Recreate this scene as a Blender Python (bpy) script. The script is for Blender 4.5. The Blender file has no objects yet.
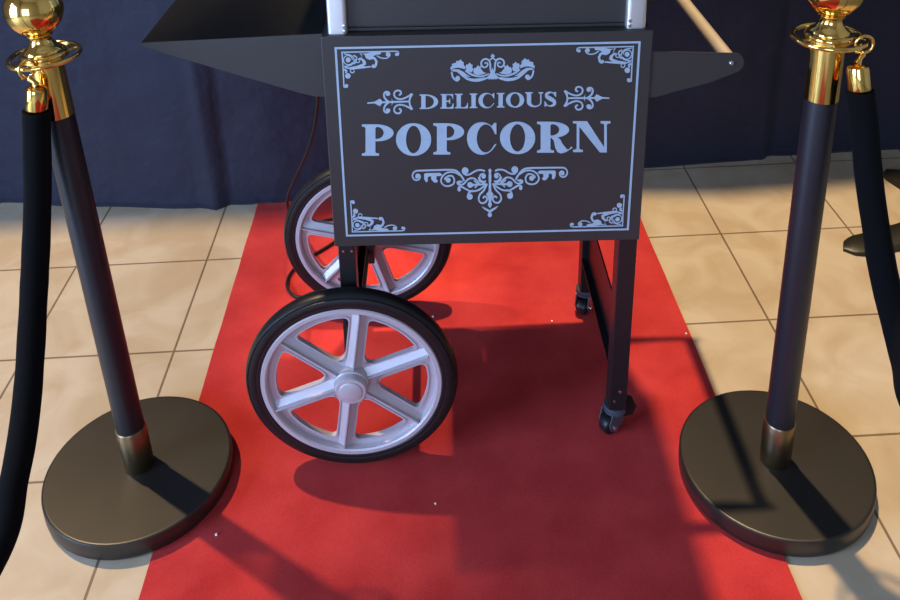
import bpy, bmesh, math, random
from math import sin, cos, pi, radians, hypot, atan2
from mathutils import Vector, Matrix, noise
from mathutils.geometry import tessellate_polygon

random.seed(7)
S = bpy.context.scene
COL = S.collection
V = Vector

# ------------------------------------------------------------------ materials
def mat(name, base=(.5, .5, .5), rough=.5, metal=0., spec=.5, sheen=0., coat=0., bump=None, vary=None, rvary=None):
    m = bpy.data.materials.new(name); m.use_nodes = True
    nt = m.node_tree; b = nt.nodes['Principled BSDF']
    b.inputs['Base Color'].default_value = (*base, 1)
    b.inputs['Roughness'].default_value = rough
    b.inputs['Metallic'].default_value = metal
    b.inputs['Specular IOR Level'].default_value = spec
    b.inputs['Sheen Weight'].default_value = sheen
    b.inputs['Coat Weight'].default_value = coat
    tc = nt.nodes.new('ShaderNodeTexCoord')
    def nz(scale, detail=3):
        n = nt.nodes.new('ShaderNodeTexNoise'); n.inputs['Scale'].default_value = scale
        n.inputs['Detail'].default_value = detail
        nt.links.new(tc.outputs['Object'], n.inputs['Vector']); return n
    if vary:
        sc, c2 = vary
        n = nz(sc); r = nt.nodes.new('ShaderNodeValToRGB')
        r.color_ramp.elements[0].position = .35; r.color_ramp.elements[1].position = .65
        r.color_ramp.elements[0].color = (*base, 1); r.color_ramp.elements[1].color = (*c2, 1)
        nt.links.new(n.outputs['Fac'], r.inputs['Fac']); nt.links.new(r.outputs['Color'], b.inputs['Base Color'])
    if rvary:
        sc, lo, hi = rvary
        n = nz(sc); mr = nt.nodes.new('ShaderNodeMapRange')
        mr.inputs['To Min'].default_value = lo; mr.inputs['To Max'].default_value = hi
        nt.links.new(n.outputs['Fac'], mr.inputs['Value']); nt.links.new(mr.outputs['Result'], b.inputs['Roughness'])
    if bump:
        sc, st, d = bump
        n = nz(sc, 4); bp = nt.nodes.new('ShaderNodeBump')
        bp.inputs['Strength'].default_value = st; bp.inputs['Distance'].default_value = d
        nt.links.new(n.outputs['Fac'], bp.inputs['Height']); nt.links.new(bp.outputs['Normal'], b.inputs['Normal'])
    return m

M = {}
M['panel'] = mat('satin_black_sheet', (.035, .030, .0285), .42, spec=.5, bump=(900, .05, .0004), rvary=(25, .36, .46))
M['frame'] = mat('black_powder_coat', (.008, .008, .0095), .4, bump=(1200, .08, .0004))
M['frame_d'] = mat('dark_shelf_sheet', (.0065, .007, .006), .45, spec=.3, rvary=(30, .4, .5))
M['print'] = mat('pale_grey_print', (.36, .44, .53), .5, vary=(60, (.33, .41, .50)))
M['rim'] = mat('silver_painted_plastic', (.52, .475, .51), .38, metal=.25, spec=.5, rvary=(40, .33, .45))
M['tyre'] = mat('black_rubber', (.009, .009, .010), .36, spec=.4, rvary=(30, .3, .45))
M['brass'] = mat('polished_brass', (.93, .60, .17), .09, metal=1., rvary=(20, .06, .13))
M['brushed'] = mat('aged_brass', (.24, .18, .10), .32, metal=1., rvary=(80, .28, .38))
M['pole'] = mat('black_tube', (.010, .010, .014), .42, spec=.5, rvary=(30, .39, .45))
M['base'] = mat('black_base_paint', (.013, .0105, .0085), .34, spec=.6, bump=(700, .06, .0004), rvary=(12, .35, .42))
M['velvet'] = mat('black_velvet', (.004, .004, .0045), .95, spec=.06, sheen=.015, bump=(500, .4, .001))
M['steel'] = mat('steel', (.72, .70, .68), .25, metal=1., rvary=(50, .2, .3))
M['alu'] = mat('anodised_aluminium', (.86, .86, .88), .35, metal=.85, rvary=(60, .3, .4))
M['rod'] = mat('satin_steel_rod', (.75, .64, .48), .35, metal=.5, rvary=(50, .3, .4))
M['caster'] = mat('caster_grey', (.10, .12, .15), .3, metal=.5, rvary=(50, .25, .35))
M['drape'] = mat('navy_cloth', (.016, .0165, .033), .72, spec=.3, sheen=.06, bump=(6, .6, .04), vary=(5, (.0125, .014, .031)))
M['wall'] = mat('warm_wall_paint', (.55, .47, .38), .8, vary=(3, (.5, .43, .35)))
M['ceil'] = mat('ceiling_paint', (.6, .56, .5), .9, vary=(3, (.56, .52, .47)))
M['frame_w'] = mat('window_frame_paint', (.6, .6, .6), .5, vary=(9, (.56, .56, .56)))
M['cable'] = mat('black_cable', (.01, .01, .01), .5, spec=.25, rvary=(50, .45, .55))
M['crumb'] = mat('white_crumb', (.85, .82, .75), .7, vary=(400, (.8, .75, .6)))
M['stand'] = mat('dark_olive_iron', (.009, .0085, .005), .45, rvary=(30, .4, .5))
M['wood'] = mat('dark_table_top', (.05, .035, .02), .4, vary=(12, (.035, .022, .013)))

def glass():
    m = bpy.data.materials.new('clear_pane'); m.use_nodes = True; nt = m.node_tree
    b = nt.nodes['Principled BSDF']; out = nt.nodes['Material Output']
    b.inputs['Base Color'].default_value = (.8, .9, .9, 1); b.inputs['Roughness'].default_value = .05
    t = nt.nodes.new('ShaderNodeBsdfTransparent'); mx = nt.nodes.new('ShaderNodeMixShader')
    mx.inputs[0].default_value = .08
    nt.links.new(t.outputs[0], mx.inputs[1]); nt.links.new(b.outputs[0], mx.inputs[2]); nt.links.new(mx.outputs[0], out.inputs['Surface'])
    return m
M['glass'] = glass()

TX, TY, TS = -.578, 1.8905, .3208
def tile_mat():
    m = bpy.data.materials.new('beige_floor_tiles'); m.use_nodes = True; nt = m.node_tree; N = nt.nodes; L = nt.links
    b = N['Principled BSDF']
    tc = N.new('ShaderNodeTexCoord'); mp = N.new('ShaderNodeMapping'); mp.vector_type = 'POINT'
    mp.inputs['Location'].default_value = (-TX + 20 * TS, -TY + 20 * TS, 0)
    L.new(tc.outputs['Object'], mp.inputs['Vector'])
    br = N.new('ShaderNodeTexBrick'); br.offset = 0; br.squash = 1
    br.inputs['Scale'].default_value = 1; br.inputs['Brick Width'].default_value = TS; br.inputs['Row Height'].default_value = TS
    br.inputs['Mortar Size'].default_value = .0026; br.inputs['Mortar Smooth'].default_value = .15; br.inputs['Bias'].default_value = 0
    br.inputs['Color1'].default_value = (.97, .97, .97, 1); br.inputs['Color2'].default_value = (1.0, 1.0, 1.0, 1)
    br.inputs['Mortar'].default_value = (.36, .31, .27, 1)
    L.new(mp.outputs['Vector'], br.inputs['Vector'])
    n1 = N.new('ShaderNodeTexNoise'); n1.inputs['Scale'].default_value = 7; n1.inputs['Detail'].default_value = 5; n1.inputs['Distortion'].default_value = .8
    L.new(tc.outputs['Object'], n1.inputs['Vector'])
    r = N.new('ShaderNodeValToRGB')
    r.color_ramp.elements[0].position = .38; r.color_ramp.elements[0].color = (.455, .36, .245, 1)
    r.color_ramp.elements[1].position = .62; r.color_ramp.elements[1].color = (.54, .46, .345, 1)
    L.new(n1.outputs['Fac'], r.inputs['Fac'])
    mx = N.new('ShaderNodeMix'); mx.data_type = 'RGBA'; mx.blend_type = 'MULTIPLY'; mx.inputs['Factor'].default_value = 1
    L.new(r.outputs['Color'], mx.inputs['A']); L.new(br.outputs['Color'], mx.inputs['B']); L.new(mx.outputs['Result'], b.inputs['Base Color'])
    b.inputs['Roughness'].default_value = .42; b.inputs['Specular IOR Level'].default_value = .35
    bp = N.new('ShaderNodeBump'); bp.inputs['Strength'].default_value = .5; bp.inputs['Distance'].default_value = .002; bp.invert = True
    n2 = N.new('ShaderNodeTexNoise'); n2.inputs['Scale'].default_value = 30; n2.inputs['Detail'].default_value = 4
    L.new(tc.outputs['Object'], n2.inputs['Vector'])
    ad = N.new('ShaderNodeMath'); ad.operation = 'MULTIPLY_ADD'; ad.inputs[1].default_value = .12
    L.new(n2.outputs['Fac'], ad.inputs[0]); L.new(br.outputs['Fac'], ad.inputs[2]); L.new(ad.outputs[0], bp.inputs['Height'])
    L.new(bp.outputs['Normal'], b.inputs['Normal'])
    return m
M['tile'] = tile_mat()

def carpet_mat():
    m = bpy.data.materials.new('red_carpet_pile'); m.use_nodes = True; nt = m.node_tree; N = nt.nodes; L = nt.links
    b = N['Principled BSDF']; tc = N.new('ShaderNodeTexCoord')
    n1 = N.new('ShaderNodeTexNoise'); n1.inputs['Scale'].default_value = 520; n1.inputs['Detail'].default_value = 5; n1.inputs['Roughness'].default_value = .75
    n2 = N.new('ShaderNodeTexNoise'); n2.inputs['Scale'].default_value = 9; n2.inputs['Detail'].default_value = 6
    for n in (n1, n2): L.new(tc.outputs['Object'], n.inputs['Vector'])
    r = N.new('ShaderNodeValToRGB'); r.color_ramp.elements[0].position = .36; r.color_ramp.elements[1].position = .64
    r.color_ramp.elements[0].color = (.37, .019, .020, 1); r.color_ramp.elements[1].color = (.57, .050, .048, 1)
    ad = N.new('ShaderNodeMath'); ad.operation = 'MULTIPLY_ADD'; ad.inputs[1].default_value = .5
    ml = N.new('ShaderNodeMath'); ml.operation = 'MULTIPLY'; ml.inputs[1].default_value = .5
    L.new(n2.outputs['Fac'], ml.inputs[0]); L.new(n1.outputs['Fac'], ad.inputs[0]); L.new(ml.outputs[0], ad.inputs[2])
    L.new(ad.outputs[0], r.inputs['Fac']); L.new(r.outputs['Color'], b.inputs['Base Color'])
    b.inputs['Roughness'].default_value = .95; b.inputs['Specular IOR Level'].default_value = .1
    b.inputs['Sheen Weight'].default_value = .12; b.inputs['Sheen Tint'].default_value = (1, .6, .6, 1)
    bp = N.new('ShaderNodeBump'); bp.inputs['Strength'].default_value = .5; bp.inputs['Distance'].default_value = .0016
    L.new(n1.outputs['Fac'], bp.inputs['Height']); L.new(bp.outputs['Normal'], b.inputs['Normal'])
    return m
M['carpet'] = carpet_mat()

# ------------------------------------------------------------------ builders
def obj(name, bm, m, parent=None, smooth=None):
    bmesh.ops.recalc_face_normals(bm, faces=bm.faces)
    me = bpy.data.meshes.new(name); bm.to_mesh(me); bm.free()
    me.materials.append(m)
    if smooth is not None:
        me.polygons.foreach_set('use_smooth', [True] * len(me.polygons))
        me.set_sharp_from_angle(angle=radians(smooth))
    o = bpy.data.objects.new(name, me); COL.objects.link(o)
    if parent: o.parent = parent
    return o
def tag(o, label=None, cat=None, group=None, kind=None):
    if label: o['label'] = label
    if cat: o['category'] = cat
    if group: o['group'] = group
    if kind: o['kind'] = kind
    return o
def thing(name, label, cat, loc=(0, 0, 0), rot=(0, 0, 0), group=None):
    o = bpy.data.objects.new(name, None); COL.objects.link(o)
    o.empty_display_size = .05; o.location = loc; o.rotation_euler = rot
    return tag(o, label, cat, group)
def copy_tree(o, parent=None):
    c = o.copy(); COL.objects.link(c)
    if parent: c.parent = parent
    for ch in list(o.children): copy_tree(ch, c)
    return c
def B(): return bmesh.new()

def box(bm, lo, hi, bev=0.):
    t = bmesh.new()
    vs = [t.verts.new((x, y, z)) for x in (lo[0], hi[0]) for y in (lo[1], hi[1]) for z in (lo[2], hi[2])]
    for f in ((0, 1, 3, 2), (4, 6, 7, 5), (0, 4, 5, 1), (2, 3, 7, 6), (0, 2, 6, 4), (1, 5, 7, 3)): t.faces.new([vs[i] for i in f])
    if bev: bmesh.ops.bevel(t, geom=t.edges[:], offset=bev, segments=2, profile=.5, affect='EDGES')
    merge(bm, t); return bm
def merge(bm, t):
    t.verts.ensure_lookup_table(); mp = {v: bm.verts.new(v.co) for v in t.verts}
    for f in t.faces:
        try: bm.faces.new([mp[v] for v in f.verts])
        except ValueError: pass
    t.free()
def frame_of(d):
    d = d.normalized(); a = V((0, 0, 1)) if abs(d.z) < .9 else V((1, 0, 0))
    u = d.cross(a).normalized(); return u, d.cross(u)
def tube(bm, pts, r, n=12, cap=True):
    pts = [V(p) for p in pts]; rs = r if isinstance(r, (list, tuple)) else [r] * len(pts)
    u = None; rings = []
    for i, p in enumerate(pts):
        d = (pts[min(i + 1, len(pts) - 1)] - pts[max(i - 1, 0)])
        if u is None: u, w = frame_of(d)
        else:
            dn = d.normalized(); u = (u - dn * u.dot(dn)).normalized(); w = dn.cross(u)
        rings.append([bm.verts.new(p + (u * cos(2 * pi * k / n) + w * sin(2 * pi * k / n)) * rs[i]) for k in range(n)])
    for a, b in zip(rings, rings[1:]):
        for k in range(n): bm.faces.new((a[k], a[(k + 1) % n], b[(k + 1) % n], b[k]))
    if cap: bm.faces.new(rings[0][::-1]); bm.faces.new(rings[-1])
    return bm
def smooth_path(ctrl, n=8):
    P = [V(c) for c in ctrl]; P = [2 * P[0] - P[1]] + P + [2 * P[-1] - P[-2]]; out = []
    for i in range(1, len(P) - 2):
        for k in range(n):
            t = k / n; a, b, c, d = P[i - 1], P[i], P[i + 1], P[i + 2]
            out.append(.5 * ((2 * b) + (c - a) * t + (2 * a - 5 * b + 4 * c - d) * t * t + (3 * b - a - 3 * c + d) * t ** 3))
    out.append(P[-2]); return out
def lathe(bm, prof, n=48, axis='z', org=(0, 0, 0), closed=False):
    """prof: (radius, height) list; radius 0 makes a pole"""
    org = V(org); rings = []
    for r, h in prof:
        if r < 1e-7:
            rings.append([bm.verts.new(org + (V((0, 0, h)) if axis == 'z' else V((0, h, 0))))]); continue
        rr = []
        for k in range(n):
            a = 2 * pi * k / n
            rr.append(bm.verts.new(org + (V((r * cos(a), r * sin(a), h)) if axis == 'z' else V((r * cos(a), h, r * sin(a))))))
        rings.append(rr)
    prs = list(zip(rings, rings[1:])) + ([(rings[-1], rings[0])] if closed else [])
    for a, b in prs:
        for k in range(n):
            q = []
            for v in (a[k % len(a)], a[(k + 1) % len(a)], b[(k + 1) % len(b)], b[k % len(b)]):
                if v not in q: q.append(v)
            if len(q) > 2: bm.faces.new(q)
    if not closed:
        for rg in (rings[0], rings[-1]):
            if len(rg) > 2:
                try: bm.faces.new(rg)
                except ValueError: pass
    return bm
def slab(bm, loops, f0, f1):
    """polygon with holes (2-D loops) extruded between point maps f0 and f1"""
    flat = [p for l in loops for p in l]
    tris = tessellate_polygon([[V((p[0], p[1], 0)) for p in l] for l in loops])
    a = [bm.verts.new(f0(p)) for p in flat]; b = [bm.verts.new(f1(p)) for p in flat]
    for t in tris:
        try: bm.faces.new([a[i] for i in t]); bm.faces.new([b[i] for i in reversed(t)])
        except ValueError: pass
    k = 0
    for l in loops:
        n = len(l)
        for i in range(n):
            j = (i + 1) % n
            try: bm.faces.new((a[k + i], a[k + j], b[k + j], b[k + i]))
            except ValueError: pass
        k += n
    return bm
def fillet(poly, r, n=5):
    out = []; N = len(poly)
    for i in range(N):
        p = V(poly[i]).to_2d(); a = V(poly[i - 1]).to_2d(); b = V(poly[(i + 1) % N]).to_2d()
        rr = min(r, (a - p).length * .45, (b - p).length * .45)
        s = p + (a - p).normalized() * rr; e = p + (b - p).normalized() * rr
        for k in range(n + 1):
            t = k / n; q = s * (1 - t) ** 2 + p * 2 * t * (1 - t) + e * t * t; out.append((q.x, q.y))
    return out
def circ(cx, cy, r, n=32, ry=None): return [(cx + r * cos(2 * pi * k / n), cy + (ry or r) * sin(2 * pi * k / n)) for k in range(n)]

# ------------------------------------------------------------------ camera
F, PITCH, ROLL, YAW, HC = 894.1868, .343036862, -.036101401, -.02479368, 1.33
cp, sp = cos(PITCH), sin(PITCH); fw = V((0, cp, -sp)); rt = V((1, 0, 0)); up = V((0, sp, cp))
c, s = cos(ROLL), sin(ROLL); rt, up = c * rt + s * up, -s * rt + c * up
Z = Matrix.Rotation(YAW, 3, 'Z'); rt, up, fw = Z @ rt, Z @ up, Z @ fw
cam = bpy.data.cameras.new('camera'); co = bpy.data.objects.new('camera', cam); COL.objects.link(co)
mw = Matrix((rt, up, -fw)).transposed().to_4x4(); mw.translation = V((0, 0, HC)); co.matrix_world = mw
cam.sensor_fit = 'HORIZONTAL'; cam.sensor_width = 36; cam.lens = F / 900 * 36; cam.shift_y = -300 / 900; cam.clip_start = .02
S.camera = co
CAM = V((0, 0, HC))
def ray(u, v): return (rt * ((u - 450) / F) - up * (v / F) + fw)
def on_floor(u, v, z=0.): d = ray(u, v); return CAM + d * ((z - HC) / d.z)
def on_y(u, v, y): d = ray(u, v); return CAM + d * (y / d.y)

# ------------------------------------------------------------------ setting
CZ = .003      # carpet top
bm = B(); box(bm, (-3.3, -3.2, -.05), (3.3, 3.6, 0)); tag(obj('floor', bm, M['tile']), kind='structure')
bm = B(); box(bm, (-3.3, -3.2, 5.4), (3.3, 3.6, 5.45)); tag(obj('ceiling', bm, M['ceil']), kind='structure')
bm = B(); box(bm, (-3.3, 3.5, 0), (3.3, 3.6, 5.4)); tag(obj('wall_back', bm, M['wall']), kind='structure')
bm = B()
for lo, hi in (((-3.3, 0), (-2.2, 5.4)), ((-.2, 0), (3.3, 5.4)), ((-2.2, 0), (-.2, .3)), ((-2.2, 2.3), (-.2, 5.4))): box(bm, (lo[0], -3.2, lo[1]), (hi[0], -3.1, hi[1]))
tag(obj('wall_front', bm, M['wall']), kind='structure')
bm = B()
for x in (-2.2, -1.2, -.2): box(bm, (x - .03, -3.18, .3), (x + .03, -3.12, 2.3))
for z in (.3, 2.3): box(bm, (-2.2, -3.18, z - .03), (-.2, -3.12, z + .03))
tag(obj('window_2', bm, M['frame_w']), kind='structure')
bm = B(); box(bm, (3.2, -3.1, 0), (3.3, 3.5, 5.4)); tag(obj('wall_right', bm, M['wall']), kind='structure')
WY0, WY1, WZ0, WZ1 = -1.6, .4, .12, 2.2
bm = B()
box(bm, (-3.3, -3.1, 0), (-3.2, WY0, 5.4)); box(bm, (-3.3, WY1, 0), (-3.2, 3.5, 5.4))
box(bm, (-3.3, WY0, 0), (-3.2, WY1, WZ0)); box(bm, (-3.3, WY0, WZ1), (-3.2, WY1, 5.4))
tag(obj('wall_left', bm, M['wall']), kind='structure')
bm = B()
for y in (WY0, (WY0 * 2 + WY1) / 3, (WY0 + WY1 * 2) / 3, WY1): box(bm, (-3.27, y - .03, WZ0), (-3.21, y + .03, WZ1))
for z in (WZ0, WZ1): box(bm, (-3.27, WY0, z - .03), (-3.21, WY1, z + .03))
tag(obj('window_1', bm, M['frame_w']), kind='structure')

# red carpet runner
bm = B(); nx, ny = 30, 90
x0, x1, y0, y1 = -.492, .523, -.6, 2.29
grid = []
for j in range(ny + 1):
    row = []
    for i in range(nx + 1):
        x = x0 + (x1 - x0) * i / nx; y = y0 + (y1 - y0) * j / ny
        if i in (0, nx): x += .0022 * noise.noise(V((x, y * 7, 3)))
        row.append(bm.verts.new((x, y, CZ)))
    grid.append(row)
for j in range(ny):
    for i in range(nx): bm.faces.new((grid[j][i], grid[j][i + 1], grid[j + 1][i + 1], grid[j + 1][i]))
ext = bmesh.ops.extrude_face_region(bm, geom=bm.faces[:])
for v in [g for g in ext['geom'] if isinstance(g, bmesh.types.BMVert)]: v.co.z = .0002
tag(obj('carpet_runner', bm, M['carpet']), 'long red carpet runner lying on the beige tile floor', 'carpet')

# navy backdrop drape
HEM = [(-2.4, 2.22), (-1.6, 2.235), (-1.22, 2.206), (-.95, 2.16), (-.66, 2.128), (-.585, 2.118), (-.57, 2.135), (-.45, 2.13), (-.2, 2.18), (.2, 2.215), (.6, 2.222), (.86, 2.234), (.93, 2.238), (.955, 2.252), (1.3, 2.257), (2.6, 2.25)]
def interp(T, x):
    for (a, b), (c2, d) in zip(T, T[1:]):
        if x <= c2: t = max(0, (x - a) / (c2 - a)); t = t * t * (3 - 2 * t); return b + (d - b) * t
    return T[-1][1]
DH = 2.3
def drape_y(x, t):        # t 0 hem .. 1 top
    top = 2.235 + .014 * sin(x * 7.5 + 1.0) + .012 * sin(x * 3.1 + .3) + .012 * noise.noise(V((x * 3, 1, 0)))
    y = interp(HEM, x) * (1 - t) + top * t
    y += .010 * sin(x * 6.3 + 2 * t) * t * (1 - t) * 2
    y += .018 * noise.noise(V((x * 2.2, t * 2.5, 5))) * min(1, t * 6) + .006 * noise.noise(V((x * 7 + t * 6, t * 7, 9))) * min(1, t * 6)
    for cx, w, a in ((-.60 - .06 * t, .02, .007), (.95 + .05 * t, .018, .008)):
        dd = (x - cx) / w
        y += -a * math.exp(-dd * dd) if dd < 0 else a * .7 * math.exp(-dd * dd * .3) - a * 1.7 * math.exp(-dd * dd * 3) * .6
    return y
bm = B(); nx, nz = 420, 50; rows = []
for j in range(nz + 1):
    t = (j / nz) ** 1.25
    rows.append([bm.verts.new((-2.4 + 5.0 * i / nx, drape_y(-2.4 + 5.0 * i / nx, t), (CZ + .0006 if -.5 < -2.4 + 5.0 * i / nx < .53 else .0006) + (DH - CZ) * t)) for i in range(nx + 1)])
for j in range(nz):
    for i in range(nx): bm.faces.new((rows[j][i], rows[j][i + 1], rows[j + 1][i + 1], rows[j + 1][i]))
o = obj('backdrop_drape', bm, M['drape'], smooth=60)
sm = o.modifiers.new('thickness', 'SOLIDIFY'); sm.thickness = .003; sm.offset = 1
tag(o, 'dark navy cloth drape hanging to the floor behind the popcorn cart', 'curtain')

# ------------------------------------------------------------------ popcorn cart
ROLLA = radians(1.2)
cart = thing('popcorn_cart', 'black two-wheeled cart with a pale printed DELICIOUS POPCORN front on the red carpet', 'cart', (.0705, 1.28, 0), (0, ROLLA, radians(-1.0)))
CM = Matrix.Translation((.0705, 1.28, 0)) @ (Matrix.Rotation(radians(-1.0), 4, 'Z') @ Matrix.Rotation(ROLLA, 4, 'Y'))
CI = CM.inverted()
def pan(u, v):            # photo point on the front panel -> panel x, z
    d = CI.to_3x3() @ ray(u, v); p = CI @ CAM; q = p + d * ((-.0036 - p.y) / d.y); return (q.x, q.z)
W, D, ZB, ZT = .2565, .385, .437, .8165
# cabinet shell (sheet metal box without the front), open below
bm = B()
box(bm, (-W + .003, .003, ZT - .004), (W - .003, D, ZT), .001)
box(bm, (-W + .001, .003, ZB), (-W + .005, D, ZT - .004)); box(bm, (W - .005, .003, ZB), (W - .001, D, ZT - .004))
box(bm, (-W + .005, D - .004, ZB), (W - .005, D, ZT - .004)); box(bm, (-W + .005, .003, ZB), (W - .005, D - .004, ZB + .004))
obj('cabinet', bm, M['panel'], cart)
bm = B(); box(bm, (-W, -.003, ZB), (W, .003, ZT), .0012); fp = obj('front_panel', bm, M['panel'], cart)

# --- printing on the front panel
PR0, PR1 = -.0030, -.0036
def f0(p): return V((p[0], PR0, p[1]))
def f1(p): return V((p[0], PR1, p[1]))
class Ink:
    def __init__(s, fx, wt=1.): s.bm = B(); s.fx = fx if isinstance(fx, list) else [fx]; s.n = 0; s.wt = wt
    def lift(s):
        s.n += 1; d = PR1 - 1.2e-5 * s.n
        return lambda p: V((p[0], d, p[1]))
    def poly(s, *loops):
        for fx in s.fx:
            slab(s.bm, [[fx(*p) for p in l] for l in loops], f0, s.lift())
    def ribbon(s, pts, w, cap=True):
        n = len(pts); ws = w if isinstance(w, (list, tuple)) else [w] * n
        if len(ws) != n: ws = [ws[0] + (ws[-1] - ws[0]) * i / (n - 1) if len(ws) == 2 else ws[min(len(ws) - 1, int(i / n * len(ws)))] for i in range(n)]
        ws = [q * s.wt for q in ws]; fn = [s.lift() for _ in s.fx]
        Lf, Rt = [], []
        for i, p in enumerate(pts):
            a = pts[max(i - 1, 0)]; b = pts[min(i + 1, n - 1)]; dx, dy = b[0] - a[0], b[1] - a[1]; l = hypot(dx, dy) or 1
            Lf.append((p[0] - dy / l * ws[i] / 2, p[1] + dx / l * ws[i] / 2)); Rt.append((p[0] + dy / l * ws[i] / 2, p[1] - dx / l * ws[i] / 2))
        for i in range(n - 1):
            for fx, g1 in zip(s.fx, fn): slab(s.bm, [[fx(*q) for q in (Lf[i], Lf[i + 1], Rt[i + 1], Rt[i])]], f0, g1)
    def curve(s, ctrl, w, n=6):
        s.ribbon([(p.x, p.y) for p in smooth_path([(c[0], c[1], 0) for c in ctrl], n)], w)
    def spiral(s, cx, cy, r0, a0, a1, r1, w, n=26):
        s.ribbon([(cx + (r0 + (r1 - r0) * k / n) * cos(radians(a0 + (a1 - a0) * k / n)), cy + (r0 + (r1 - r0) * k / n) * sin(radians(a0 + (a1 - a0) * k / n))) for k in range(n + 1)], w)
    def dot(s, cx, cy, r, n=16): s.poly(circ(cx, cy, r, n))
    def done(s, name): return obj(name, s.bm, M['print'], fp)
def sc(k, ox, oy): return lambda x, y: pan(ox + x * k, oy + y * k)

# border line
ink = Ink(lambda x, y: (x, y))
tl, tr, bl, brr = pan(336, 47.5), pan(640, 43), pan(346.5, 235), pan(627.5, 230)
cxl = (tl[0] + bl[0]) / 2; cxr = (tr[0] + brr[0]) / 2; czt = (tl[1] + tr[1]) / 2; czb = (bl[1] + brr[1]) / 2
t = .0017
ink.poly([(cxl - t, czb - t), (cxr + t, czb - t), (cxr + t, czt + t), (cxl - t, czt + t)], [(cxl + t, czb + t), (cxr - t, czb + t), (cxr - t, czt - t), (cxl + t, czt - t)])
ink.done('border_line')

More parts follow.
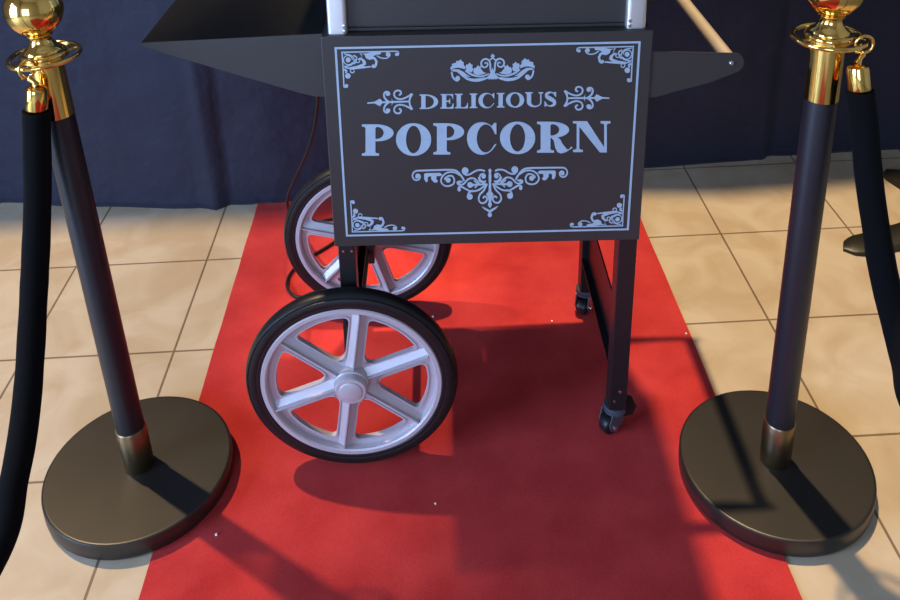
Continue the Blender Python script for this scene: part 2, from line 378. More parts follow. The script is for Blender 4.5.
# lettering: every letter drawn in its own box, 0..w wide and 0..1 high
def letter(ch, u0, u1, vt, vb, asp, sw):
    """asp: width/height ; sw: stem width relative to height"""
    h = .075; w = asp
    fx = lambda x, y: pan(u0 + (u1 - u0) * x / w, vb + (vt - vb) * y)
    k = Ink(fx)
    def rect(x0, y0, x1, y1): k.poly([(x0, y0), (x1, y0), (x1, y1), (x0, y1)])
    def serif(x0, x1, y, up):   # slab with brackets on a stem x0..x1
        e = .115; s2 = 1 if up else -1
        rect(x0 - e, y, x1 + e, y + s2 * h) if up else rect(x0 - e, y - h, x1 + e, y)
        k.poly([(x0 - .05, y + s2 * h), (x0, y + s2 * (h + .04)), (x0, y + s2 * h)]); k.poly([(x1 + .05, y + s2 * h), (x1, y + s2 * (h + .04)), (x1, y + s2 * h)])
    def stem(x, ww=sw, top=True, bot=True):
        rect(x, h if bot else 0, x + ww, 1 - h if top else 1)
        if bot: serif(x, x + ww, 0, True)
        if top: serif(x, x + ww, 1, False)
    def arc(cx, cy, rx, ry, ix, iy, a0, a1, n=30):
        out = []; inn = []
        for i in range(n + 1):
            a = radians(a0 + (a1 - a0) * i / n)
            out.append((cx + rx * cos(a), cy + ry * sin(a))); inn.append((cx + ix * cos(a), cy + iy * sin(a)))
        for i in range(n): k.poly([out[i], out[i + 1], inn[i + 1], inn[i]])
    if ch == 'I': stem(w / 2 - sw / 2)
    elif ch == 'O': arc(w / 2, .5, w / 2, .52, w / 2 - sw * 1.02, .44, 0, 360, 48)
    elif ch == 'C':
        icx = (sw + w - .05) / 2; irx = (w - .05 - sw) / 2; out = []; inn = []; n = 44
        for i in range(n + 1):
            a = radians(38 + (322 - 38) * i / n)
            out.append((w / 2 + w / 2 * cos(a), .5 + .52 * sin(a))); inn.append((icx + irx * cos(a), .5 + .45 * sin(a)))
        for i in range(n): k.poly([out[i], out[i + 1], inn[i + 1], inn[i]])
        k.poly([(w - .065, 1.0), (w - .005, 1.0), (w - .005, .64), (w - .055, .64), (w - .10, .76), (w - .17, .86), (w - .13, .93)])
        k.poly([out[-1], inn[-1], (w - .055, .31), (w, .32)])
    elif ch == 'D':
        stem(.10); cx = .42 if w > .7 else .38
        rect(.1, 0, cx, h); rect(.1, 1 - h, cx, 1)
        arc(cx, .5, w - cx, .5, w - cx - sw, .5 - h, -90, 90)
    elif ch in 'PR':
        stem(.10, top=True); yb = .46 if ch == 'P' else .48; cy = (1 + yb) / 2; ry = (1 - yb) / 2; cx = .46; wr = w if ch == 'P' else w * .90
        rect(.1 + sw, 1 - h, cx, 1); rect(.1 + sw, yb, cx, yb + h)
        arc(cx, cy, wr - cx, ry, wr - cx - sw, ry - h, -90, 90)
        if ch == 'R':
            k.poly([(.44, yb + h), (.44, yb), (.52, .40), (.57, .16), (.64, .02), (.76, -.02), (.90, .02), (w, .16), (w - .04, .20), (w - .12, .10), (w - .19, .12), (.80, .30), (.74, .42), (.62, .52)])
    elif ch == 'N':
        n2 = .085
        rect(.12, .02, .12 + n2, .95); rect(w - .12 - n2, 0.02, w - .12, .98); serif(.12, .12 + n2, 0, True); serif(w - .12 - n2, w - .12, 1, False)
        k.poly([(0.0, 1), (.12 + sw + .02, 1), (w - .12, .02), (w - .12, -.01), (w - .12 - sw * .72, -.01), (.12, .93), (0, 1 - h)])
    elif ch in 'EL':
        stem(.10, top=(ch == 'L'), bot=True)
        rect(.1, 0, w, h); k.poly([(w - .24, h), (w - .10, .17), (w - .05, .36), (w, .36), (w, h)])
        if ch == 'E':
            rect(0, 1 - h, w - .03, 1); k.poly([(w - .25, 1 - h), (w - .11, .85), (w - .08, .68), (w - .03, .68), (w - .03, 1 - h)])
            rect(.1 + sw, .47, w - .26, .47 + h); k.poly([(w - .34, .47), (w - .28, .34), (w - .23, .34), (w - .23, .67), (w - .28, .67), (w - .34, .47 + h)])
    elif ch == 'U':
        n2 = .09
        rect(.1, .3, .1 + sw, 1); serif(.1, .1 + sw, 1, False); rect(w - .1 - n2, .3, w - .1, 1); serif(w - .1 - n2, w - .1, 1, False)
        cx = (.1 + w - .1) / 2; n = 24; out = []; inn = []
        for i in range(n + 1):
            a = pi + pi * i / n; out.append((cx + (w / 2 - .1) * cos(a), .33 + .35 * sin(a)))
            l, r = .1 + sw, w - .1 - n2; inn.append(((l + r) / 2 + (r - l) / 2 * cos(a), .33 + .26 * sin(a)))
        for i in range(n): k.poly([out[i], out[i + 1], inn[i + 1], inn[i]])
    elif ch == 'S':
        pts = smooth_path([(w - .08, .74, 0), (w * .72, .92, 0), (w * .46, .965, 0), (w * .22, .86, 0), (w * .22, .68, 0), (w * .5, .53, 0), (w * .80, .36, 0), (w * .82, .16, 0), (w * .55, .035, 0), (w * .27, .08, 0), (.07, .28, 0)], 5)
        n = len(pts); ws = [.07 + (sw * .98 - .07) * max(0, 1 - abs(i / (n - 1) - .5) / .34) ** .7 for i in range(n)]
        k.ribbon([(p.x, p.y) for p in pts], ws)
        k.poly([(w - .08, 1.0), (w - .03, 1.0), (w - .03, .66), (w - .08, .66), (w - .2, .86), (w - .28, .93)]); k.poly([(.02, 0), (.07, 0), (.24, .07), (.16, .15), (.07, .36), (.02, .36)])
    return k
def word(name, spec):
    bm = B()
    for ch, u0, u1, vt, vb, asp, sw in spec: merge(bm, letter(ch, u0, u1, vt, vb, asp, sw).bm)
    obj(name, bm, M['print'], fp)
def line(txt, boxes, top, bot, sw):
    """top/bot: (u, v) pairs giving a slanted line"""
    out = []
    for ch, (u0, u1) in zip(txt, boxes):
        m = (u0 + u1) / 2; f = lambda P: P[0][1] + (P[1][1] - P[0][1]) * (m - P[0][0]) / (P[1][0] - P[0][0])
        vt, vb = f(top), f(bot); out.append((ch, u0, u1, vt, vb, (u1 - u0) / (vb - vt), sw))
    word('lettering', out)
line('DELICIOUS', [(419.8, 438.2), (440.6, 453.6), (455.2, 468), (470, 477.2), (478.5, 494.4), (496.8, 504.6), (506, 524.2), (525.4, 543), (544.2, 556.6)], ((420, 94.6), (556, 91.8)), ((420, 109.2), (556, 106.4)), .295)
line('POPCORN', [(362.4, 393.6), (396, 431.2), (433.8, 464.2), (467, 496.6), (500, 535.2), (537.6, 572.6), (573, 610.6)], ((362, 124.6), (610, 120.9)), ((362, 156), (610, 151.8)), .315)

def both(f, axis):   # the drawing and its mirror image
    return [f, lambda x, y: (2 * axis - f(x, y)[0], f(x, y)[1])]
MIDX = (cxl + cxr) / 2

# crest above the words (zoomed drawing coordinates of the photograph)
kz = 220 / 900; f = lambda x, y: pan(380 + x * kz, 40 + y * kz + (x - 461) * .0) ; ax = pan(380 + 461 * kz, 64)[0]
def fl(x, y):       # level the drawing: the photograph shows it sloping by the roll
    p = pan(380 + 461 * kz, 40 + y * kz); q = pan(380 + x * kz, 40 + y * kz); return (q[0], p[1])
ink = Ink(both(fl, ax))
ink.poly([(461, 112), (457, 124), (450, 138), (440, 150), (432, 160), (444, 157), (446, 163), (453, 157), (456, 163), (461, 158)])
ink.poly([(461, 56), (470 - 18, 66), (461, 78)])
ink.curve([(456, 138), (452, 118), (451, 100), (446, 84), (432, 77), (418, 84), (414, 98), (422, 110), (434, 110), (441, 100), (435, 92), (428, 96)], [7, 7, 7, 7, 7, 7, 6, 6, 5])
ink.curve([(461, 74), (452, 80), (446, 84)], 5)
ink.curve([(446, 150), (425, 158), (395, 163), (362, 158), (338, 142), (316, 124), (300, 118)], [4, 11, 13, 12, 10, 9, 8, 7, 6] )
ink.curve([(446, 138), (425, 146), (400, 147), (372, 138), (350, 122)], (5, 9))
ink.poly([(347, 118), (338, 114), (320, 110), (304, 112), (290, 120), (288, 110), (296, 102), (293, 96), (303, 92), (312, 90), (311, 82), (321, 84), (330, 77), (335, 84), (343, 90), (342, 100), (350, 108)])
ink.poly([(354, 121), (350, 108), (353, 98), (360, 99), (368, 90), (372, 98), (380, 100), (377, 110), (382, 118), (376, 130), (366, 128)])
ink.poly([(384, 136), (382, 124), (386, 112), (392, 114), (401, 102), (405, 108), (415, 104), (412, 116), (418, 124), (425, 132), (436, 134), (420, 140), (400, 142)])
ink.poly([(290, 124), (304, 117), (322, 117), (342, 128), (356, 140), (372, 150), (350, 146), (330, 132), (312, 126)])
ink.dot(318, 154, 10); ink.curve([(293, 128), (298, 148), (308, 160), (320, 164)], 7)
ink.done('crest_ornament')

# fishtail arrows left and right of DELICIOUS
ka = 1 / 15
axm = MIDX + .0010
def fa(x, y):
    p = pan(360 + 450 * ka, 80 + y * ka); q = pan(360 + x * ka, 80 + y * ka); return (q[0], p[1])
for fx in both(fa, axm):
    ink = Ink(fx, .92)
    ink.poly([(108, 332), (215, 322), (300, 278), (345, 330), (300, 390), (215, 345), (108, 350)])
    ink.ribbon([(330, 334), (520, 330), (745, 328)], [26, 30, 26])
    ink.poly([(470, 275), (490, 310), (510, 330), (490, 355), (470, 390), (480, 345), (465, 330), (480, 312)])
    for sgn in (1, -1):
        g = lambda x, y: (x, 332 + (y - 332) * sgn)
        ink.curve([g(430, 325), (g(395, 300)), g(365, 255), g(362, 205), g(392, 178), g(428, 185), g(440, 212), g(420, 228)], 30)
        ink.dot(*g(412, 212), 26)
        ink.curve([g(775, 215), g(735, 245), g(660, 280), g(590, 290), g(530, 262), g(512, 205), g(545, 165), g(595, 165), g(618, 200), g(600, 226), g(582, 222)], 27)
        ink.curve([g(742, 330), g(750, 280), g(785, 212)], (26, 34))
    ink.done('arrow_ornament')

# scrollwork under the words
ko = .1
axo = pan(405 + 850 * ko, 180)[0]
def fo(x, y):
    p = pan(405 + 850 * ko, 160 + y * ko + 0.0); q = pan(405 + x * ko, 160 + y * ko); return (q[0], p[1])
ink = Ink(both(fo, axo), .82)
ink.curve([(110, 92), (300, 90), (480, 92), (540, 125), (580, 180), (590, 205)], (20, 24))
ink.spiral(122, 148, 56, -100, -520, 12, (19, 17)); ink.dot(122, 150, 20)
ink.poly([(190, 128), (210, 118), (350, 118), (375, 138), (350, 150), (318, 148), (312, 180), (330, 196), (318, 214), (290, 212), (262, 180), (262, 150), (240, 150), (226, 165), (228, 200), (210, 208), (192, 178)])
ink.curve([(555, 150), (500, 118), (430, 115), (378, 150), (360, 200), (385, 240), (432, 252), (480, 235), (494, 195), (475, 155), (440, 150), (405, 170), (400, 190)], 19)
ink.dot(432, 192, 25)
ink.dot(602, 102, 34); ink.curve([(575, 112), (605, 142), (650, 138), (710, 105), (760, 98), (800, 110)], 20)
ink.curve([(575, 210), (525, 215), (540, 240), (585, 235), (630, 190), (680, 178), (720, 205), (745, 240)], 20); ink.dot(545, 214, 16)
ink.curve([(540, 292), (535, 270), (565, 262), (610, 285), (660, 308), (730, 300), (790, 262), (815, 235)], 20); ink.dot(542, 290, 17)
ink.dot(652, 245, 29); ink.ribbon([(660, 246), (820, 240)], (28, 14)); ink.curve([(690, 200), (725, 240), (700, 275)], 14)
ink.dot(648, 362, 30); ink.curve([(630, 345), (640, 322), (680, 300)], 18)
ink.spiral(785, 165, 52, 60, 400, 12, (18, 16)); ink.dot(785, 165, 20); ink.curve([(735, 170), (750, 210), (800, 232)], 18)
ink.poly([(850, 84), (832, 104), (840, 122), (836, 160), (839, 240), (836, 310), (850, 310)])
ink.poly([(850, 300), (832, 318), (812, 345), (830, 372), (838, 420), (828, 448), (850, 482)])
ink.curve([(822, 235), (790, 300), (748, 345), (738, 395), (765, 428), (805, 420), (822, 385), (800, 362), (780, 380)], 20)
ink.poly([(766, 462), (790, 470), (850, 502), (850, 526), (832, 516), (790, 488)])
ink.dot(850, 548, 21); ink.ribbon([(850, 505), (850, 540)], 18)
ink.done('scroll_ornament')

# four corner ornaments
kc = 80 / 873
def fc(x, y): # distances from the corner of the bracket, in panel units
    p0 = pan(330 + 125 * kc, 40 + 130 * kc); q = pan(330 + x * kc, 40 + y * kc); return (q[0] - p0[0], p0[1] - q[1])
TLC = pan(341.5, 52)
offx = TLC[0] - cxl; offz = czt - TLC[1]
for sx, sz in ((1, 1), (-1, 1), (1, -1), (-1, -1)):
    def g(x, y, sx=sx, sz=sz):
        a, b = fc(x, y)
        X = (cxl + offx + a) if sx > 0 else (cxr - offx - a); Zz = (czt - offz - b) if sz > 0 else (czb + offz + b); return (X, Zz)
    ink = Ink(g, .9)
    ink.ribbon([(122, 133), (300, 130), (720, 122)], 15); ink.ribbon([(130, 130), (142, 300), (152, 515)], 15)
    ink.curve([(700, 122), (742, 128), (748, 158), (722, 168), (712, 150)], 13); ink.dot(728, 152, 15)
    ink.curve([(150, 512), (185, 515), (192, 490), (168, 484)], 13); ink.dot(172, 500, 13)
    ink.dot(198, 216, 27); ink.spiral(198, 216, 56, 30, 360, 44, (14, 10))
    ink.curve([(150, 150), (210, 160), (250, 185), (262, 230), (235, 270), (160, 290)], 13)
    ink.curve([(255, 165), (290, 190), (280, 235), (262, 262)], 16); ink.spiral(305, 222, 30, 200, -100, 12, (12, 12))
    ink.poly([(150, 275), (200, 300), (300, 280), (360, 255), (350, 225), (310, 200), (340, 190), (385, 225), (395, 262), (360, 290), (440, 282), (450, 296), (330, 312), (230, 322), (160, 305)])
    ink.poly([(320, 140), (355, 190), (340, 150), (400, 145), (470, 130), (560, 128), (550, 155), (505, 160), (470, 175), (500, 195), (520, 235), (510, 285), (490, 305), (462, 304), (450, 282), (468, 262), (485, 275), (495, 235), (475, 205), (430, 215), (390, 195), (378, 160)])
    ink.curve([(510, 170), (560, 195), (620, 196), (655, 165), (640, 138), (610, 145)], 14); ink.dot(628, 158, 20)
    ink.dot(195, 390, 30); ink.spiral(243, 335, 22, 0, 340, 20, (13, 13)); ink.curve([(150, 320), (180, 335), (170, 360)], 22)
    ink.done('corner_ornament')

# side shelf on the left
bm = B()
P = [(-W, ZT - .001), (-.526, .8065), (-.538, .8055), (-.5395, .8025), (-.525, .797), (-.50, .787), (-.43, .762), (-.30, .716), (-.274, .7085), (-W, .7075)]
ya, yb = .012, D - .01
for y in (ya, yb - .002): bm = B(); slab(bm, [P], lambda p, y=y: V((p[0], y, p[1])), lambda p, y=y: V((p[0], y + .002, p[1]))); obj('shelf_bracket', bm, M['panel'], cart)
bm = B()
tp = [(-W, ZT - .0012), (-.538, .8048), (-.538, .8028), (-W, ZT - .0032)]
slab(bm, [tp], lambda p: V((p[0], ya + .002, p[1])), lambda p: V((p[0], yb - .002, p[1])))
obj('side_shelf', bm, M['frame_d'], cart)
# push handle on the right: two brackets and a rod
for y in (.0, D - .004):
    bm = B(); Q = [(W, .7800), (.378, .7745)]
    Q += [(.386 + .0175 * cos(a), .757 + .0175 * sin(a)) for a in [radians(100 - 16 * k) for k in range(11)]]
    Q += [(.35, .7235), (.30, .7105), (W + .012, .7010), (W, .7010)]
    slab(bm, [Q], lambda p: V((p[0], y, p[1])), lambda p: V((p[0], y + .0025, p[1])))
    br_ = obj('handle_bracket', bm, M['panel'], cart)
    bm = B(); lathe(bm, [(0, y - .003), (.0026, y - .0028), (.0040, y - .0012), (.0044, y)] if y < .1 else [(.0044, y + .002), (.004, y + .004), (0, y + .005)], 16, 'y', (.384, 0, .7575)); sc_ = obj('screw', bm, M['steel'], br_, 40)
bm = B(); tube(bm, [(.384, .0026, .7585), (.384, D - .004, .7585)], .0108, 24); obj('handle_rod', bm, M['rod'], cart, 40)

# legs
def leg_box(x0, x1, y0, y1, z0, z1):
    bm = B(); box(bm, (x0, y0, z0), (x1, y1, z1), .0016); return bm
LB = .069
lf = obj('leg', leg_box(.2235, .2545, .0, .037, LB, ZB), M['frame'], cart)
lb = obj('leg', leg_box(.2235, .2545, .335, .372, LB, ZB), M['frame'], cart)
for L_, y in ((lf, -.0), (lb, .372)):
    for x, z, r in ((.2415, .1115, .0032), (.2325, .0900, .0022)):
        bm = B(); s_ = -1 if y < .1 else 1
        lathe(bm, [(r, y), (r * .9, y + s_ * .0012), (0, y + s_ * .0016)], 14, 'y', (x, 0, z)); obj('bolt', bm, M['steel'], L_, 40)
WZ = .1848 + CZ - .0044
ll = obj('leg', leg_box(-.2515, -.2235, .0, .034, WZ - .03, ZB), M['frame'], cart)
bm = leg_box(-.2555, -.2215, .338, .372, WZ - .03, ZB); lr = obj('leg', bm, M['frame'], cart)
for L_, x, y in ((ll, -.2285, 0), (ll, -.2425, 0)):
    bm = B(); lathe(bm, [(.0022, y), (.002, y - .0012), (0, y - .0016)], 12, 'y', (x, 0, ZB - .012)); obj('bolt', bm, M['steel'], L_, 40)
# low side rails (angle iron)
for sx, z0, z1 in ((1, .155, .262), (-1, .30, .40)):
    bm = B(); xo = .2385 * sx
    box(bm, (min(xo, xo - .003 * sx), .036, z0), (max(xo, xo - .003 * sx), .337, z1)); box(bm, (min(xo, xo - .016 * sx), .036, z0 - .003), (max(xo, xo - .016 * sx), .337, z0))
    obj('side_rail', bm, M['frame'], cart)
# axle
bm = B(); tube(bm, [(-.2375, -.05, WZ), (-.2375, .44, WZ)], .007, 16); obj('axle', bm, M['frame'], cart, 40)

# wheels
def make_wheel(y, face, spin):
    """wheel in the x-z plane; face -1 looks toward the front"""
    w = bpy.data.objects.new('wheel', None); COL.objects.link(w); w.parent = cart; w.location = (-.2375, y, WZ); w.rotation_euler = (0, 0, 0); w.scale = (1.007, 1, 1.007); w.empty_display_size = .03
    pr = [(.1548, -.0130), (.1575, -.0165), (.1600, -.0172), (.1625, -.0166), (.1645, -.0174), (.1700, -.0176), (.1755, -.0160), (.1765, -.0136), (.1785, -.0140), (.1810, -.0112), (.1828, -.0065), (.1835, -.002)]
    pr = pr + [(r, -h) for r, h in reversed(pr)]
    bm = B(); lathe(bm, pr, 128, 'y', closed=True); obj('tyre', bm, M['tyre'], w, 35)
    bm = B()
    lathe(bm, [(.1568, -.0140), (.1545, -.0172), (.1480, -.0172), (.1452, -.0150), (.1425, .0005), (.1425, .006), (.1452, .015), (.1480, .0172), (.1545, .0172), (.1568, .0140)], 128, 'y', closed=True)
    holes = []
    for k in range(6):
        a0 = spin + k * pi / 3 + pi / 6; hw = .0165; pts = []
        def spoke_pt(r, sg):
            sa = a0 + sg * pi / 6; q = math.sqrt(r * r - hw * hw); nx_, ny_ = (sin(sa) * sg, -cos(sa) * sg)
            return (q * cos(sa) + nx_ * hw, q * sin(sa) + ny_ * hw)
        ri, ro = .047, .131
        pA, pB = spoke_pt(ri, -1), spoke_pt(ro, -1); pC, pD = spoke_pt(ro, 1), spoke_pt(ri, 1)
        aB, aC = atan2(pB[1], pB[0]), atan2(pC[1], pC[0])
        if aC < aB: aC += 2 * pi
        arcp = [(ro * cos(aB + (aC - aB) * t / 8), ro * sin(aB + (aC - aB) * t / 8)) for t in range(1, 8)]
        poly = [pA, pB] + arcp + [pC, pD]
        # round the four corners
        idx = {0, 1, len(poly) - 2, len(poly) - 1}; outp = []
        for i, p in enumerate(poly):
            if i not in idx: outp.append(p); continue
            pv = V(p); pa = V(poly[i - 1]); pb = V(poly[(i + 1) % len(poly)])
            rr = .012; s1 = pv + (pa - pv).normalized() * min(rr, (pa - pv).length * .9); e1 = pv + (pb - pv).normalized() * min(rr, (pb - pv).length * .9)
            for t in range(6):
                tt = t / 5; q = s1 * (1 - tt) ** 2 + pv * 2 * tt * (1 - tt) + e1 * tt * tt; outp.append((q.x, q.y))
        holes.append(outp)
    slab(bm, [circ(0, 0, .1435, 96)] + holes, lambda p: V((p[0], -.0040, p[1])), lambda p: V((p[0], .0040, p[1])))
    # raised edge round each opening
    for hpoly in holes:
        cxh = sum(p[0] for p in hpoly) / len(hpoly); cyh = sum(p[1] for p in hpoly) / len(hpoly)
        n = len(hpoly); ring = []
        for k2, (gx, yy) in enumerate(((1.0, -.004), (1.0, -.0062), (1.07, -.0062), (1.09, -.004))):
            ring.append([bm.verts.new((cxh + (p[0] - cxh) * gx, yy, cyh + (p[1] - cyh) * gx)) for p in hpoly])
        for r1, r2 in zip(ring, ring[1:]):
            for i in range(n): bm.faces.new((r1[i], r1[(i + 1) % n], r2[(i + 1) % n], r2[i]))
    # roof-shaped spokes with a thin ridge
    for k in range(6):
        a = spin + k * pi / 3; d = V((cos(a), 0, sin(a))); nrm = V((-sin(a), 0, cos(a)))
        for sd in (-1, 1):
            r0, r1 = .020, .1435; yb_, yt = -.004 * -sd, (.0130 if sd > 0 else -.0130)
            yb_ = .004 * sd
            A = [d * r0 + nrm * .0145, d * r0, d * r0 - nrm * .0145]; E2 = [d * r1 + nrm * .0115, d * r1, d * r1 - nrm * .0115]
            va = [bm.verts.new(q + V((0, h_, 0))) for q, h_ in zip(A, (yb_, yt, yb_))]; vb = [bm.verts.new(q + V((0, h_, 0))) for q, h_ in zip(E2, (yb_, yt * .82, yb_))]
            bm.faces.new((va[0], va[1], vb[1], vb[0])); bm.faces.new((va[1], va[2], vb[2], vb[1])); bm.faces.new((vb[0], vb[1], vb[2])); bm.faces.new((va[2], va[1], va[0]))
            for sg in (1,):
                h = .0011; q0, q1 = d * r0, d * (r1 + .0005); y_a, y_b = yt * .86, yt + .0042 * sd
                vv = [bm.verts.new(q + nrm * (h * s2) + V((0, yy, 0))) for q in (q0, q1) for s2 in (-1, 1) for yy in (y_a, y_b)]
                for fc_ in ((0, 1, 3, 2), (4, 6, 7, 5), (0, 4, 5, 1), (2, 3, 7, 6), (0, 2, 6, 4), (1, 5, 7, 3)): bm.faces.new([vv[i] for i in fc_])
    obj('rim', bm, M['rim'], w, 30)
    bm = B()
    lathe(bm, [(.012, .02), (.027, .018), (.030, .004), (.0315, -.004), (.0300, -.0190), (.0290, -.0200), (.0270, -.0200), (.0268, -.0310), (.0255, -.0330), (.0200, -.0336), (.0194, -.0350), (.0185, -.0356), (0, -.0358)], 48, 'y')
    obj('hub', bm, M['rim'], w, 35)
    return w
make_wheel(-.027, -1, radians(22)); make_wheel(.397, -1, radians(47))

# casters under the right legs
def make_caster(x, y, rz, pedal=None):
    w = bpy.data.objects.new('caster', None); COL.objects.link(w); w.parent = cart; w.location = (x, y, LB); w.rotation_euler = (0, 0, rz); w.empty_display_size = .03
    bm = B(); lathe(bm, [(0, 0), (.021, 0), (.0215, -.004), (.0185, -.0055), (.0185, -.0085), (.021, -.010), (.0205, -.0145), (.015, -.017), (0, -.017)], 28); obj('swivel_head', bm, M['caster'], w, 35)
    zc = -(LB - .0195 - CZ - .0055)
    bm = B()
    for sy in (-1, 1):
        slab(bm, [fillet([(-.018, -.010), (.018, -.010), (.024, zc + .006), (.018, zc - .008), (.004, zc - .008), (-.014, -.026)], .005)], lambda p, sy=sy: V((p[0], sy * .0155, p[1])), lambda p, sy=sy: V((p[0], sy * .0130, p[1])))
    obj('fork', bm, M['caster'], w)
    bm = B(); lathe(bm, [(.006, -.011), (.0155, -.0115), (.0185, -.009), (.0195, -.004), (.0195, .004), (.0185, .009), (.0155, .0115), (.006, .011)], 32, 'y', (.011, 0, zc), closed=True); obj('caster_wheel', bm, M['tyre'], w, 35)
    bm = B(); tube(bm, [(.011, -.019, zc), (.011, .019, zc)], .0045, 12); obj('axle_bolt', bm, M['steel'], w, 40)
    if pedal is not None:
        bm = B(); PR = Matrix.Rotation(pedal - rz, 4, 'Z')
        slab(bm, [fillet([(.006, -.018), (.0175, -.006), (.0178, .009), (.036, .000), (.0385, -.004), (.035, -.010), (.031, -.022), (.012, -.024)], .0025)], lambda p: PR @ V((p[0], -.011, p[1])), lambda p: PR @ V((p[0], .011, p[1])))
        obj('brake_pedal', bm, M['tyre'], w)
    return w
make_caster(.238, .0185, radians(-150), radians(8)); make_caster(.238, .3535, radians(-120), radians(52))

# ------------------------------------------------------------------ popcorn machine on the cart top
mach = thing('popcorn_machine', 'silver-framed black popcorn machine box standing on top of the cart', 'popcorn machine')
mach.matrix_world = CM @ Matrix.Translation((0, 0, ZT))
MW, MY0, MY1 = .2465, .004, .372
bm = B(); box(bm, (-MW + .004, MY0 + .012, .0005), (MW - .004, MY1 - .012, .0055), .001); box(bm, (-MW + .004, MY0 + .012, .0075), (MW - .004, MY1 - .012, .055), .0015)
box(bm, (-MW + .006, MY0 + .016, .0055), (MW - .006, MY1 - .016, .0075))
obj('base', bm, M['panel'], mach)
bm = B(); box(bm, (-MW + .028, MY0 + .009, .0565), (MW - .028, MY0 + .014, .10), .001); obj('door', bm, M['panel'], mach)
for sx in (-1, 1):
    for y0_, y1_ in ((MY0, MY0 + .031), (MY1 - .031, MY1)):
        bm = B(); xa = sorted((sx * MW, sx * (MW - .0305)))
        Q = fillet([(xa[0], y0_), (xa[1], y0_), (xa[1], y1_), (xa[0], y1_)], .007, 6)
        slab(bm, [Q], lambda p: V((p[0], p[1], .0005)), lambda p: V((p[0], p[1], .50))); po = obj('corner_post', bm, M['alu'], mach, 35)
        if y0_ < .1:
            for z in (.014, .002 + .0035):
                bm = B(); lathe(bm, [(.0030, y0_ + .0005), (.0028, y0_ - .0012), (0, y0_ - .0018)], 12, 'y', (sx * (MW - .0255), 0, z)); obj('screw', bm, M['steel'], po, 40)
for sx in (-1, 1):
    bm = B(); xa = sorted((sx * (MW - .006), sx * (MW - .009))); box(bm, (xa[0], MY0 + .031, .055), (xa[1], MY1 - .031, .5)); obj('glass_pane', bm, M['glass'], mach)
bm = B(); box(bm, (-MW + .0305, MY1 - .009, .055), (MW - .0305, MY1 - .006, .5)); obj('glass_pane', bm, M['glass'], mach)
bm = B(); box(bm, (-MW + .0305, MY0 + .009, .101), (MW - .0305, MY0 + .012, .5)); obj('glass_pane', bm, M['glass'], mach)
bm = B(); box(bm, (-MW - .004, MY0 - .004, .5005), (MW + .004, MY1 + .004, .57), .003); obj('roof', bm, M['panel'], mach)

# ------------------------------------------------------------------ stanchions
def make_stanchion(loc, label, tilt, slot):
    t = thing('stanchion', label, 'stanchion', loc, (0, 0, 0), 'stanchions beside the red carpet')
    bm = B(); lathe(bm, [(0, 0), (.158, 0), (.1600, .002), (.1615, .008), (.1615, .0300), (.1608, .0328), (.1590, .0342), (.1570, .0347), (.1560, .0347), (.1545, .0347), (.05, .0347), (0, .0347)], 128); obj('base', bm, M['base'], t, 35)
    R = Matrix.Translation((0, 0, .033)) @ Matrix.Rotation(tilt, 4, 'Y') @ Matrix.Translation((0, 0, -.033))
    def put(o): o.matrix_local = R; return o
    bm = B(); lathe(bm, [(.0255, .0335), (.0262, .036), (.0258, .119), (.0245, .121), (.02, .121), (.02, .0335)], 40, closed=True); put(obj('base_collar', bm, M['brushed'], t, 35))
    bm = B(); lathe(bm, [(.0237, .0345), (.0237, .79)], 40); put(obj('pole', bm, M['pole'], t, 35))
    bm = B(); lathe(bm, [(.0240, .728), (.0247, .7285), (.0247, .8215), (.0225, .822), (.0225, .728)], 40, closed=True); put(obj('top_collar', bm, M['brass'], t, 35))
    # rope plate with four slots and a rounded rim
    holes = []
    for k in range(4):
        a0 = radians(slot + 90 * k); hs = [(.0458 * cos(a0 + q), .0458 * sin(a0 + q)) for q in [radians(-33 + 6.6 * i) for i in range(11)]] + [(.0342 * cos(a0 + q), .0342 * sin(a0 + q)) for q in [radians(30 - 6 * i) for i in range(11)]]
        holes.append(hs)
    bm = B(); slab(bm, [circ(0, 0, .0505, 96)] + holes, lambda p: V((p[0], p[1], .8230)), lambda p: V((p[0], p[1], .8265)))
    lathe(bm, [(.0500 + .0036 * cos(q), .8250 + .0036 * sin(q)) for q in [2 * pi * i / 12 for i in range(12)]], 96, closed=True)
    put(obj('rope_plate', bm, M['brass'], t, 35))
    bm = B(); pr = [(.0225, .8385), (.0335, .8432), (.0335, .8465), (.0310, .8490), (.0275, .8500), (.0270, .8530), (.0220, .8570), (.0170, .8630), (.0150, .8690), (.0160, .8735), (.0190, .8755), (.0190, .8775), (.0165, .8785)]
    pr = [(a, b - .0165) for a, b in pr]; r0 = .0412; zc = .9155 - .0165
    a0 = math.asin(.0165 / r0)
    pr += [(r0 * sin(a), zc - r0 * cos(a)) for a in [a0 + (pi - a0) * i / 24 for i in range(1, 25)]]
    pr[-1] = (0, zc + r0)
    lathe(bm, pr, 64); put(obj('ball_finial', bm, M['brass'], t, 50))
    return t, R
SL = V((-.5520, 1.2415, CZ - .0029)); SR = V((.5650, 1.1755, CZ))
stl, RL = make_stanchion((SL.x, SL.y, CZ), 'black stanchion with brass ball top left of the popcorn cart', radians(-1.5), 0)
str_, RR = make_stanchion((SR.x, SR.y, CZ), 'black stanchion with brass ball top right of the popcorn cart', radians(.6), 45)

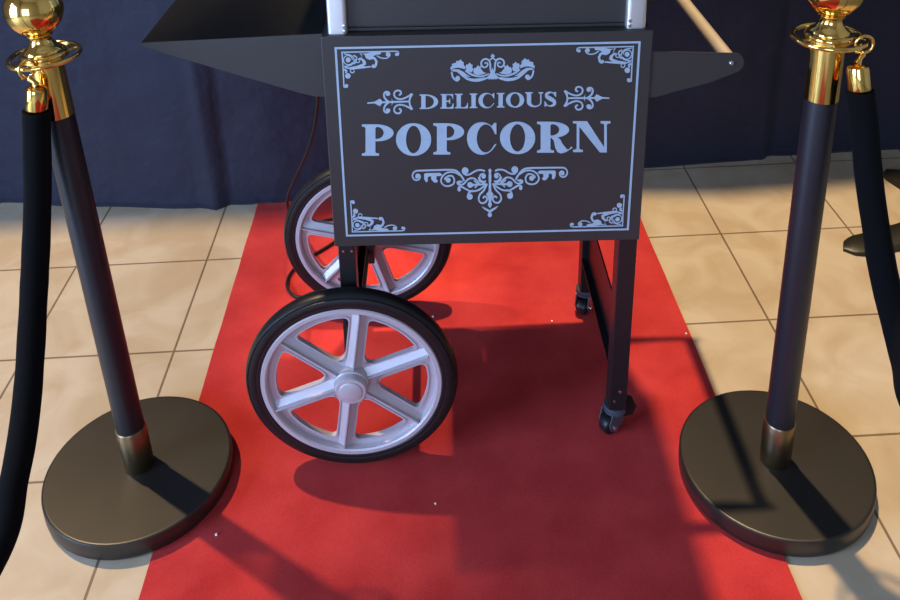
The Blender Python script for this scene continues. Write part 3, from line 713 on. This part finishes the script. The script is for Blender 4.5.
# ------------------------------------------------------------------ velvet ropes
def make_rope(label, hook, path, ang):
    """hook: centre of the snap ring; path starts at the brass ferrule top"""
    root = thing('velvet_rope', label, 'rope', hook, group='velvet ropes on the stanchions')
    hk = V(hook); loc = lambda p: V(p) - hk
    d = V((cos(ang), sin(ang), 0))
    # snap hook: open ring, swivel and eye
    bm = B(); ring = [d * (.0122 * sin(a)) + V((0, 0, .0125 * cos(a))) for a in [radians(-150 + 10 * i) for i in range(33)]]
    tube(bm, ring, .0023, 10); tube(bm, [d * -.0115 + V((0, 0, -.0122)), d * -.004 + V((0, 0, -.0120)), d * .003 + V((0, 0, -.0125))], [.0012, .0018, .002], 8)
    e = loc(path[0])
    tube(bm, [V((0, 0, -.011)), V((0, 0, -.016)), e * .6 + V((0, 0, -.004)), e], [.0028, .0042, .0036, .0055], 12)
    obj('snap_hook', bm, M['brass'], root, 45)
    P = smooth_path([loc(p) for p in path], 16)
    dv = (P[1] - P[0]).normalized()
    bm = B(); q = [P[0] + dv * tt for tt in (0, .0012, .004, .008, .042, .0435)]
    tube(bm, q, [.004, .010, .0142, .0153, .0157, .0152], 28); obj('ferrule', bm, M['brass'], root, 40)
    q2 = [P[-1] + (P[-2] - P[-1]).normalized() * tt for tt in (0, .0012, .004, .008, .042)]
    cum = 0; body = []
    for i, p in enumerate(P):
        if (p - P[0]).length > .040 and (p - P[-1]).length > .03: body.append(p)
    body = [P[0] + dv * .0415] + body
    rr = [.0194 + .0008 * noise.noise(p * 25) for p in body]; rr[0] = .0190
    bm = B(); tube(bm, body, rr, 28); obj('velvet_cord', bm, M['velvet'], root, 60)
    bm = B(); tube(bm, q2, [.004, .010, .0148, .0160, .0164], 28); obj('ferrule', bm, M['brass'], root, 40)
    return root

def py(u, v, y): return on_y(u, v, y)
PZ = .825
def hook_at(root_loc, R, az):
    return V(root_loc) + V((0, 0, CZ)) * 0 + (R @ V((.0483 * cos(radians(az)), .0483 * sin(radians(az)), PZ)))
hkL = hook_at((SL.x, SL.y, CZ), RL, -97); hkR = hook_at((SR.x, SR.y, CZ), RR, -40)
make_rope('black velvet rope hanging from the left stanchion by a brass hook', hkL,
          [py(36.5, 85.5, 1.193), py(36.5, 114, 1.192), py(37.5, 200, 1.178), py(34, 290, 1.13), py(27, 400, 1.04), py(14, 481, .965), py(-8, 560, .90), (-.72, .76, .125), (-.83, .55, .16), (-.95, .30, .33), (-1.04, .10, .60)], radians(52))
make_rope('black velvet rope hanging from the right stanchion by a brass hook', hkR,
          [py(857.5, 64, 1.138), py(860.5, 97, 1.130), py(864, 125, 1.125), py(869.5, 183, 1.11), py(876.5, 231, 1.09), py(885, 280, 1.055), py(905, 360, .98), py(928, 430, .92), (.80, .80, .12), (.93, .55, .15), (1.06, .25, .40), (1.12, .10, .62)], radians(-5))

# ------------------------------------------------------------------ power cable
fl_ = lambda u, v: on_floor(u, v, CZ + .0052)
ctrl = [py(317.5, 94, 1.655), py(317.5, 104, 1.68), py(314, 128, 1.72), py(307, 152, 1.76), py(297, 174, 1.80), py(288.5, 194, 1.84), py(288, 208, 1.88), fl_(296, 219), fl_(314, 222.5), fl_(334, 219), fl_(350, 226), fl_(334, 242), fl_(315, 254), fl_(296, 267), fl_(287.5, 280), fl_(289, 291), fl_(300, 297), fl_(318, 291), fl_(350, 286), fl_(385, 290)]
r0 = ctrl[0].copy()
bm = B(); tube(bm, [V((p.x, p.y, max(p.z, CZ + .0048))) - r0 for p in smooth_path(ctrl, 10)], .0036, 10)
o = obj('power_cable', bm, M['cable'], smooth=60); o.location = r0
tag(o, 'thin black power cable trailing from under the shelf to behind the back wheel', 'cable')

# ------------------------------------------------------------------ pedestal table at the right edge
hub = V((1.335, 1.86, 0))
pt = thing('pedestal_table', 'dark iron cross-footed pedestal table at the right edge behind the rope', 'table', hub)
for tip in ((.972, 1.795, .0), (1.25, 2.14, .0), (1.70, 1.93, 0), (1.42, 1.58, 0)):
    d = V(tip) - hub; L_ = d.length; d.normalize(); n_ = V((-d.y, d.x, 0)); bm = B(); rings = []
    for i in range(25):
        q = i / 24; p = d * (L_ * (1 - q)); w = .033 * min(1, math.sqrt(max(0, 1 - (1 - min(1, q / .16)) ** 2)) + .02); w *= 1 + .10 * q
        zt = .010 + .007 * min(1, q / .12) + .075 * q * q; zb = .0 + (.0 if q < .3 else .085 * (q - .3) ** 2)
        rings.append([bm.verts.new(p + n_ * a * w + V((0, 0, z))) for a, z in ((-1, zb), (1, zb), (1, zt * .8 + zb * .2), (.55, zt), (-.55, zt), (-1, zt * .8 + zb * .2))])
    for a, b in zip(rings, rings[1:]):
        for k in range(6): bm.faces.new((a[k], a[(k + 1) % 6], b[(k + 1) % 6], b[k]))
    bm.faces.new(rings[0]); bm.faces.new(rings[-1]); obj('foot', bm, M['stand'], pt, 35)
bm = B(); lathe(bm, [(0, .03), (.06, .03), (.062, .10), (.04, .13), (.035, .70), (.09, .72), (0, .72)], 32); obj('column', bm, M['stand'], pt, 35)
bm = B(); lathe(bm, [(0, .72), (.235, .72), (.24, .725), (.24, .742), (.235, .747), (0, .747)], 64); obj('table_top', bm, M['wood'], pt, 35)

# ------------------------------------------------------------------ crumbs on the carpet
cr = None
for (u, v, lab) in ((552, 321.5, 'tiny white crumb on the carpet between the back wheel and the right legs'), (435.5, 504, 'tiny white crumb on the carpet in front of the front wheel'),
                    (686, 334, 'tiny white crumb on the right border of the carpet near the tiles'), (216.5, 535, 'tiny white crumb on the carpet beside the left stanchion base'), (433, 317, 'tiny white crumb on the carpet close beside the back wheel')):
    p = on_floor(u, v, CZ)
    if cr is None:
        bm = B(); bmesh.ops.create_icosphere(bm, subdivisions=2, radius=.0028)
        for vv in bm.verts: vv.co *= 1 + .35 * noise.noise(vv.co * 700); vv.co.z = max(vv.co.z * .8, -.0018) + .0018
        cr = obj('popcorn_crumb', bm, M['crumb']); o = cr
    else:
        o = cr.copy(); COL.objects.link(o)
    o.location = p; o.rotation_euler.z = random.random() * 6; o.scale = [random.uniform(.7, 1)] * 3
    tag(o, lab, 'crumb', 'white crumbs on the red carpet')

# ------------------------------------------------------------------ light
def spot(name, loc, tgt, power, col, ang, blend, rad):
    l = bpy.data.lights.new(name, 'SPOT'); l.energy = power; l.color = col; l.spot_size = radians(ang); l.spot_blend = blend; l.shadow_soft_size = rad
    o = bpy.data.objects.new(name, l); COL.objects.link(o); o.location = loc
    o.rotation_euler = (V(tgt) - V(loc)).to_track_quat('-Z', 'Y').to_euler(); return o
WARM = (1.0, .72, .40)
spot('ceiling_spot', (.24, 2.42, 5.0), (.65, 1.55, 0), 1250, WARM, 26, .5, .055)
spot('ceiling_spot', (-2.23, 2.39, 4.0), (-.90, 1.62, 0), 760, WARM, 28, .6, .045)
l = bpy.data.lights.new('window_daylight', 'AREA'); l.shape = 'RECTANGLE'; l.size = 2.08; l.size_y = 2.0; l.energy = 300; l.color = (.43, .62, 1.0)
o = bpy.data.objects.new('window_daylight', l); COL.objects.link(o); o.location = (-3.22, (WY0 + WY1) / 2, (WZ0 + WZ1) / 2); o.rotation_euler = (0, radians(-90), 0)
l = bpy.data.lights.new('window_daylight', 'AREA'); l.shape = 'RECTANGLE'; l.size = 2.0; l.size_y = 2.0; l.energy = 85; l.color = (.46, .64, 1.0)
o = bpy.data.objects.new('window_daylight', l); COL.objects.link(o); o.location = (-1.2, -3.13, 1.3); o.rotation_euler = (radians(90), 0, 0)
w = bpy.data.worlds.new('world'); S.world = w; w.use_nodes = True
w.node_tree.nodes['Background'].inputs[0].default_value = (.5, .65, 1, 1); w.node_tree.nodes['Background'].inputs[1].default_value = .3
vs = S.view_settings; vs.view_transform = 'Standard'; vs.look = 'None'; vs.gamma = 1; vs.use_curve_mapping = False; vs.exposure = 0.0
